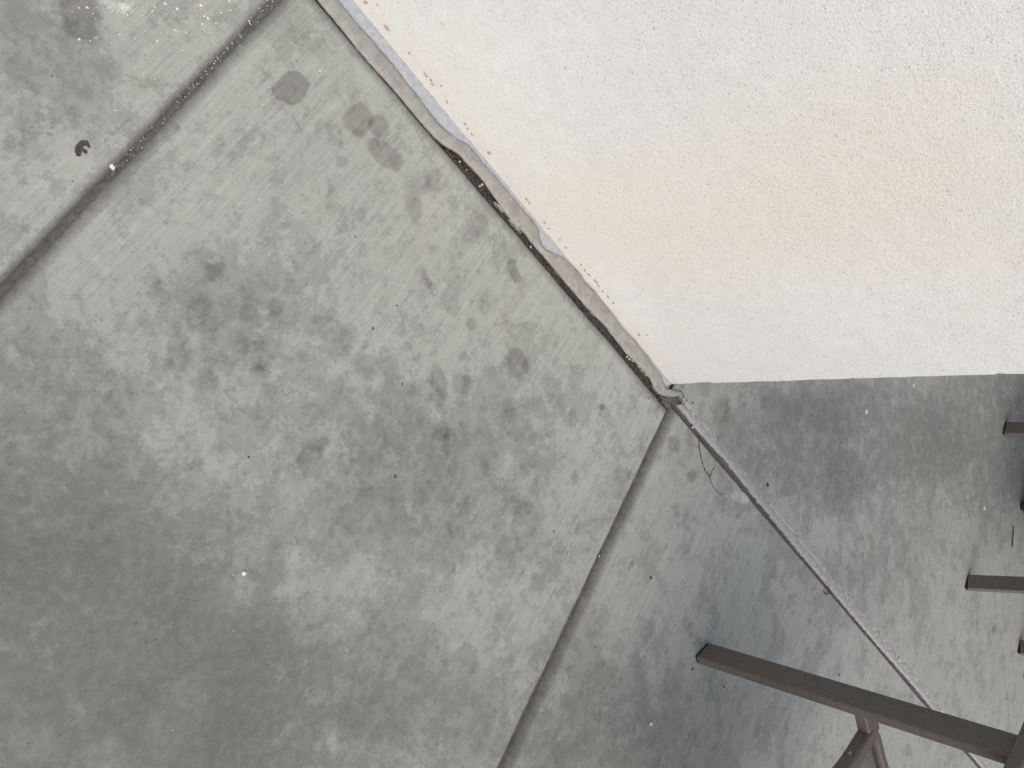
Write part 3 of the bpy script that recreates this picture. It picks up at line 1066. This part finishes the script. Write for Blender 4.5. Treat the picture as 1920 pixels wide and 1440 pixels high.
# crack in the slab beside the expansion joint
def crack(pts, w):
    bm = bmesh.new()
    row = []
    P = []
    for (a, b) in zip(pts, pts[1:]):
        for k in range(5):
            P.append((a[0] + (b[0] - a[0]) * k / 5, a[1] + (b[1] - a[1]) * k / 5))
    P.append(pts[-1])
    for i, (x, y) in enumerate(P):
        q = px(x + random.uniform(-.5, .5), y + random.uniform(-.5, .5))
        d = (px(*P[min(i + 1, len(P) - 1)]) - px(*P[max(i - 1, 0)])).normalized()
        n_ = Vector((-d.y, d.x, 0))
        ww = w * random.uniform(.5, 1.3) * (1 - .6 * i / len(P))
        row.append((bm.verts.new(q + n_ * ww + Vector((0, 0, .0004))), bm.verts.new(q - n_ * ww + Vector((0, 0, .0004)))))
    for a, b in zip(row, row[1:]):
        bm.faces.new((a[0], b[0], b[1], a[1]))
    return link_bm('crack', bm, M_DIRT, pavement)


crack([(1310, 818), (1310, 832), (1313, 852), (1317, 870), (1323, 884), (1330, 893), (1333, 904), (1338, 914), (1345, 923), (1352, 927), (1359, 925)], .0021)
crack([(1331, 893), (1334, 884), (1338, 878), (1344, 869)], .0017)


# ------------------------------------------------------------------ furniture
def box_between(bm, a, b, wx, wy, xdir, bev=.0035):
    """a rectangular tube from a to b with rounded edges; wx along xdir, wy across"""
    d = (b - a).normalized()
    x = (xdir - d * xdir.dot(d)).normalized()
    y = d.cross(x)
    prof = []
    hx, hy = wx / 2, wy / 2
    for (sx, sy, a0) in ((1, 1, 0), (-1, 1, 90), (-1, -1, 180), (1, -1, 270)):
        for k in range(4):
            an = R_(a0 + 30 * k)
            prof.append((sx * (hx - bev) + bev * math.cos(an), sy * (hy - bev) + bev * math.sin(an)))
    ra = [bm.verts.new(a + x * p + y * q) for p, q in prof]
    rb = [bm.verts.new(b + x * p + y * q) for p, q in prof]
    n = len(prof)
    for k in range(n):
        bm.faces.new((ra[k], ra[(k + 1) % n], rb[(k + 1) % n], rb[k]))
    bm.faces.new(ra[::-1])
    bm.faces.new(rb)


def sweep(bm, pts, wx, wy, xdir, bev=.0035):
    """rectangular tube swept along a path"""
    prof = []
    hx, hy = wx / 2, wy / 2
    for (sx, sy, a0) in ((1, 1, 0), (-1, 1, 90), (-1, -1, 180), (1, -1, 270)):
        for k in range(4):
            an = R_(a0 + 30 * k)
            prof.append((sx * (hx - bev) + bev * math.cos(an), sy * (hy - bev) + bev * math.sin(an)))
    rings = []
    for i, p in enumerate(pts):
        d = (pts[min(i + 1, len(pts) - 1)] - pts[max(i - 1, 0)]).normalized()
        x = (xdir - d * xdir.dot(d)).normalized()
        y = d.cross(x)
        rings.append([bm.verts.new(p + x * a + y * b) for a, b in prof])
    n = len(prof)
    for i in range(len(rings) - 1):
        for k in range(n):
            bm.faces.new((rings[i][k], rings[i][(k + 1) % n], rings[i + 1][(k + 1) % n], rings[i + 1][k]))
    bm.faces.new(rings[0][::-1])
    bm.faces.new(rings[-1])


V = Vector
Xd, Yd, Zd = V((1, 0, 0)), V((0, 1, 0)), V((0, 0, 1))
HW, YF, YR, KICK = .315, .335, -.335, .055
SEAT_Z, ARM_Z = .435, .738


def make_chair(name):
    t = empty(name)
    for s in (-1, 1):
        bm = bmesh.new()
        box_between(bm, V((s * HW, YF, .008)), V((s * HW, YF, ARM_Z - .006)), .060, .025, Yd)
        lg = link_bm('leg', bm, M_METAL, t)
        bm = bmesh.new()
        box_between(bm, V((s * HW, YF, 0)), V((s * HW, YF, .0075)), .056, .022, Yd, .002)
        link_bm('glide', bm, M_PLASTIC, lg)
        # rear leg rises forward from a kicked-back foot and turns into the back post
        bm = bmesh.new()
        sweep(bm, [V((s * HW, YR - KICK, .008)), V((s * HW, YR - KICK * .45, .22)), V((s * HW, YR, SEAT_Z)), V((s * HW, YR - .012, .58)),
                   V((s * HW, YR - .05, .74)), V((s * HW, YR - .10, .93))], .060, .025, Yd)
        lg = link_bm('leg', bm, M_METAL, t)
        bm = bmesh.new()
        box_between(bm, V((s * HW, YR - KICK, 0)), V((s * HW, YR - KICK, .0075)), .056, .022, Yd, .002)
        link_bm('glide', bm, M_PLASTIC, lg)
        bm = bmesh.new()
        sweep(bm, [V((s * HW, YR - .03, ARM_Z + .012)), V((s * HW, YR + .15, ARM_Z + .013)), V((s * HW, .1, ARM_Z + .012)), V((s * HW, YF, ARM_Z + .008)),
                   V((s * HW, YF + .07, ARM_Z + .006)), V((s * HW, YF + .14, ARM_Z + .002))], .056, .028, Xd, .006)
        link_bm('armrest', bm, M_METAL, t)
        # seat side rail held off the frame by short brackets
        bm = bmesh.new()
        sx = s * (HW - .070)
        sweep(bm, [V((sx, YF - .012, SEAT_Z)), V((sx, YF - .10, SEAT_Z + .002)), V((sx, 0, SEAT_Z - .012)), V((sx, YR + .02, SEAT_Z - .022))], .030, .032, Xd, .006)
        rl = link_bm('seat_rail', bm, M_METAL, t)
        for yy, zz in ((YF - .002, SEAT_Z), (YR + .03, SEAT_Z - .02)):
            bm = bmesh.new()
            box_between(bm, V((s * (HW - .010), yy, zz)), V((s * (HW - .072), yy - .006, zz)), .046, .028, Yd, .005)
            link_bm('bracket', bm, M_METAL, rl)
        bm = bmesh.new()
        bmesh.ops.create_cone(bm, cap_ends=True, segments=14, radius1=.008, radius2=.006, depth=.010,
                              matrix=Matrix.Translation((sx + s * .019, YF - .095, SEAT_Z)) @ Matrix.Rotation(R_(90) * s, 4, 'Y'))
        link_bm('bolt_head', bm, M_METAL, rl)
        bm = bmesh.new()
        sweep(bm, [V((sx, YR, SEAT_Z + .03)), V((sx, YR - .015, .60)), V((sx, YR - .055, .76)), V((sx, YR - .11, .96))], .026, .026, Xd, .006)
        link_bm('back_rail', bm, M_METAL, t)
    # rounded front tube, rear tube, top tube
    inx = HW - .070
    pts = [V((-inx, YF - .012, SEAT_Z)), V((-inx + .012, YF + .001, SEAT_Z)), V((-inx + .035, YF + .006, SEAT_Z - .002))]
    pts += [V((x, YF + .008, SEAT_Z - .006)) for x in (-.15, 0, .15)]
    pts += [V((-p.x, p.y, p.z)) for p in pts[2::-1]]
    bm = bmesh.new()
    sweep(bm, pts, .024, .022, Zd, .007)
    link_bm('front_tube', bm, M_METAL, t)
    bm = bmesh.new()
    box_between(bm, V((-inx, YR + .02, SEAT_Z - .022)), V((inx, YR + .02, SEAT_Z - .022)), .024, .022, Zd, .007)
    link_bm('rear_tube', bm, M_METAL, t)
    bm = bmesh.new()
    sweep(bm, [V((-inx, YR - .11, .955)), V((-inx * .5, YR - .122, .972)), V((0, YR - .126, .977)), V((inx * .5, YR - .122, .972)), V((inx, YR - .11, .955))], .024, .022, Zd, .007)
    link_bm('top_tube', bm, M_METAL, t)

    def sling(nm, path):
        verts, faces = [], []
        m = 14
        for i, p in enumerate(path):
            for j in range(m + 1):
                f = 2 * j / m - 1
                sag = -.010 * (1 - f * f)
                nrm = V((0, -.3, 1)).normalized() if nm == 'seat_sling' else V((0, 1, .2)).normalized()
                verts.append(V((f * (inx - .006), p[0], p[1])) + nrm * sag)
        k = len(verts)
        verts += [v - V((0, 0, .003)) if nm == 'seat_sling' else v - V((0, .003, 0)) for v in verts]
        for i in range(len(path) - 1):
            for j in range(m):
                a = i * (m + 1) + j
                faces.append((a, a + 1, a + m + 2, a + m + 1))
                faces.append((k + a, k + a + m + 1, k + a + m + 2, k + a + 1))
        bm_ = bmesh.new()
        vv = [bm_.verts.new(v) for v in verts]
        for f in faces:
            bm_.faces.new([vv[q] for q in f])
        bm_.edges.ensure_lookup_table()
        bd = [e for e in bm_.edges if e.is_boundary]
        bmesh.ops.bridge_loops(bm_, edges=bd)
        return link_bm(nm, bm_, M_SLING, t, True)
    sling('seat_sling', [(YF - .010, SEAT_Z + .004), (YF - .08, SEAT_Z + .004), (.15, SEAT_Z - .006), (0, SEAT_Z - .014), (-.15, SEAT_Z - .02), (YR + .035, SEAT_Z - .02)])
    sling('back_sling', [(YR - .002, SEAT_Z + .05), (YR - .015, .60), (YR - .033, .68), (YR - .055, .76), (YR - .08, .86), (YR - .108, .945)])
    return t


chair = make_chair('patio_chair')
face_a = V((-.40, .917, 0)).normalized()
leg_a = px(1317, 1224)
rz = math.atan2(face_a.y, face_a.x) - math.pi / 2
right_a = V((face_a.y, -face_a.x, 0))
oa = leg_a + right_a * HW - face_a * YF
chair.location = (oa.x, oa.y, 0)
chair.rotation_euler = (0, 0, rz)
tag(chair, 'brown metal patio armchair close to the camera, its leg crossing the joint strip', 'chair', 'brown metal patio chairs')

chair2 = copy_tree(chair)
tag(chair2, 'brown metal patio armchair further off with only its feet in the picture', 'chair', 'brown metal patio chairs')
fa = R_(143)
face_b = V((math.cos(fa), math.sin(fa), 0))
right_b = V((face_b.y, -face_b.x, 0))
rear_l = px(1813, 1092)
ob = rear_l + right_b * HW - face_b * (YR - KICK)
chair2.location = (ob.x, ob.y, 0)
chair2.rotation_euler = (0, 0, fa - math.pi / 2)

# pedestal table whose foot reaches under the far chair
tip = px(1912, 955)
tdir = V((-.42, .9, 0)).normalized()
tc = tip + tdir * .40
table = empty('pedestal_table', (tc.x, tc.y, 0))
table.rotation_euler = (0, 0, math.atan2(-tdir.y, -tdir.x))
tag(table, 'black pedestal table base with one foot reaching under the far chair', 'table')
for k in range(4):
    a = R_(90 * k)
    d = V((math.cos(a), math.sin(a), 0))
    bm = bmesh.new()
    sweep(bm, [d * .03 + V((0, 0, .075)), d * .16 + V((0, 0, .060)), d * .32 + V((0, 0, .042)), d * .40 + V((0, 0, .036))], .055, .05, V((-d.y, d.x, 0)), .008)
    ft = link_bm('foot', bm, M_BLACK, table)
    bm = bmesh.new()
    bmesh.ops.create_cone(bm, cap_ends=True, segments=16, radius1=.018, radius2=.016, depth=.012, matrix=Matrix.Translation(d * .375 + V((0, 0, .006))))
    link_bm('glide', bm, M_PLASTIC, ft)
bm = bmesh.new()
bmesh.ops.create_cone(bm, cap_ends=True, segments=28, radius1=.038, radius2=.038, depth=.71, matrix=Matrix.Translation((0, 0, .425)))
link_bm('column', bm, M_BLACK, table, False)
bm = bmesh.new()
bmesh.ops.create_cone(bm, cap_ends=True, segments=64, radius1=.37, radius2=.37, depth=.026, matrix=Matrix.Translation((0, 0, .795)))
link_bm('tabletop', bm, M_TABLE, table, False)
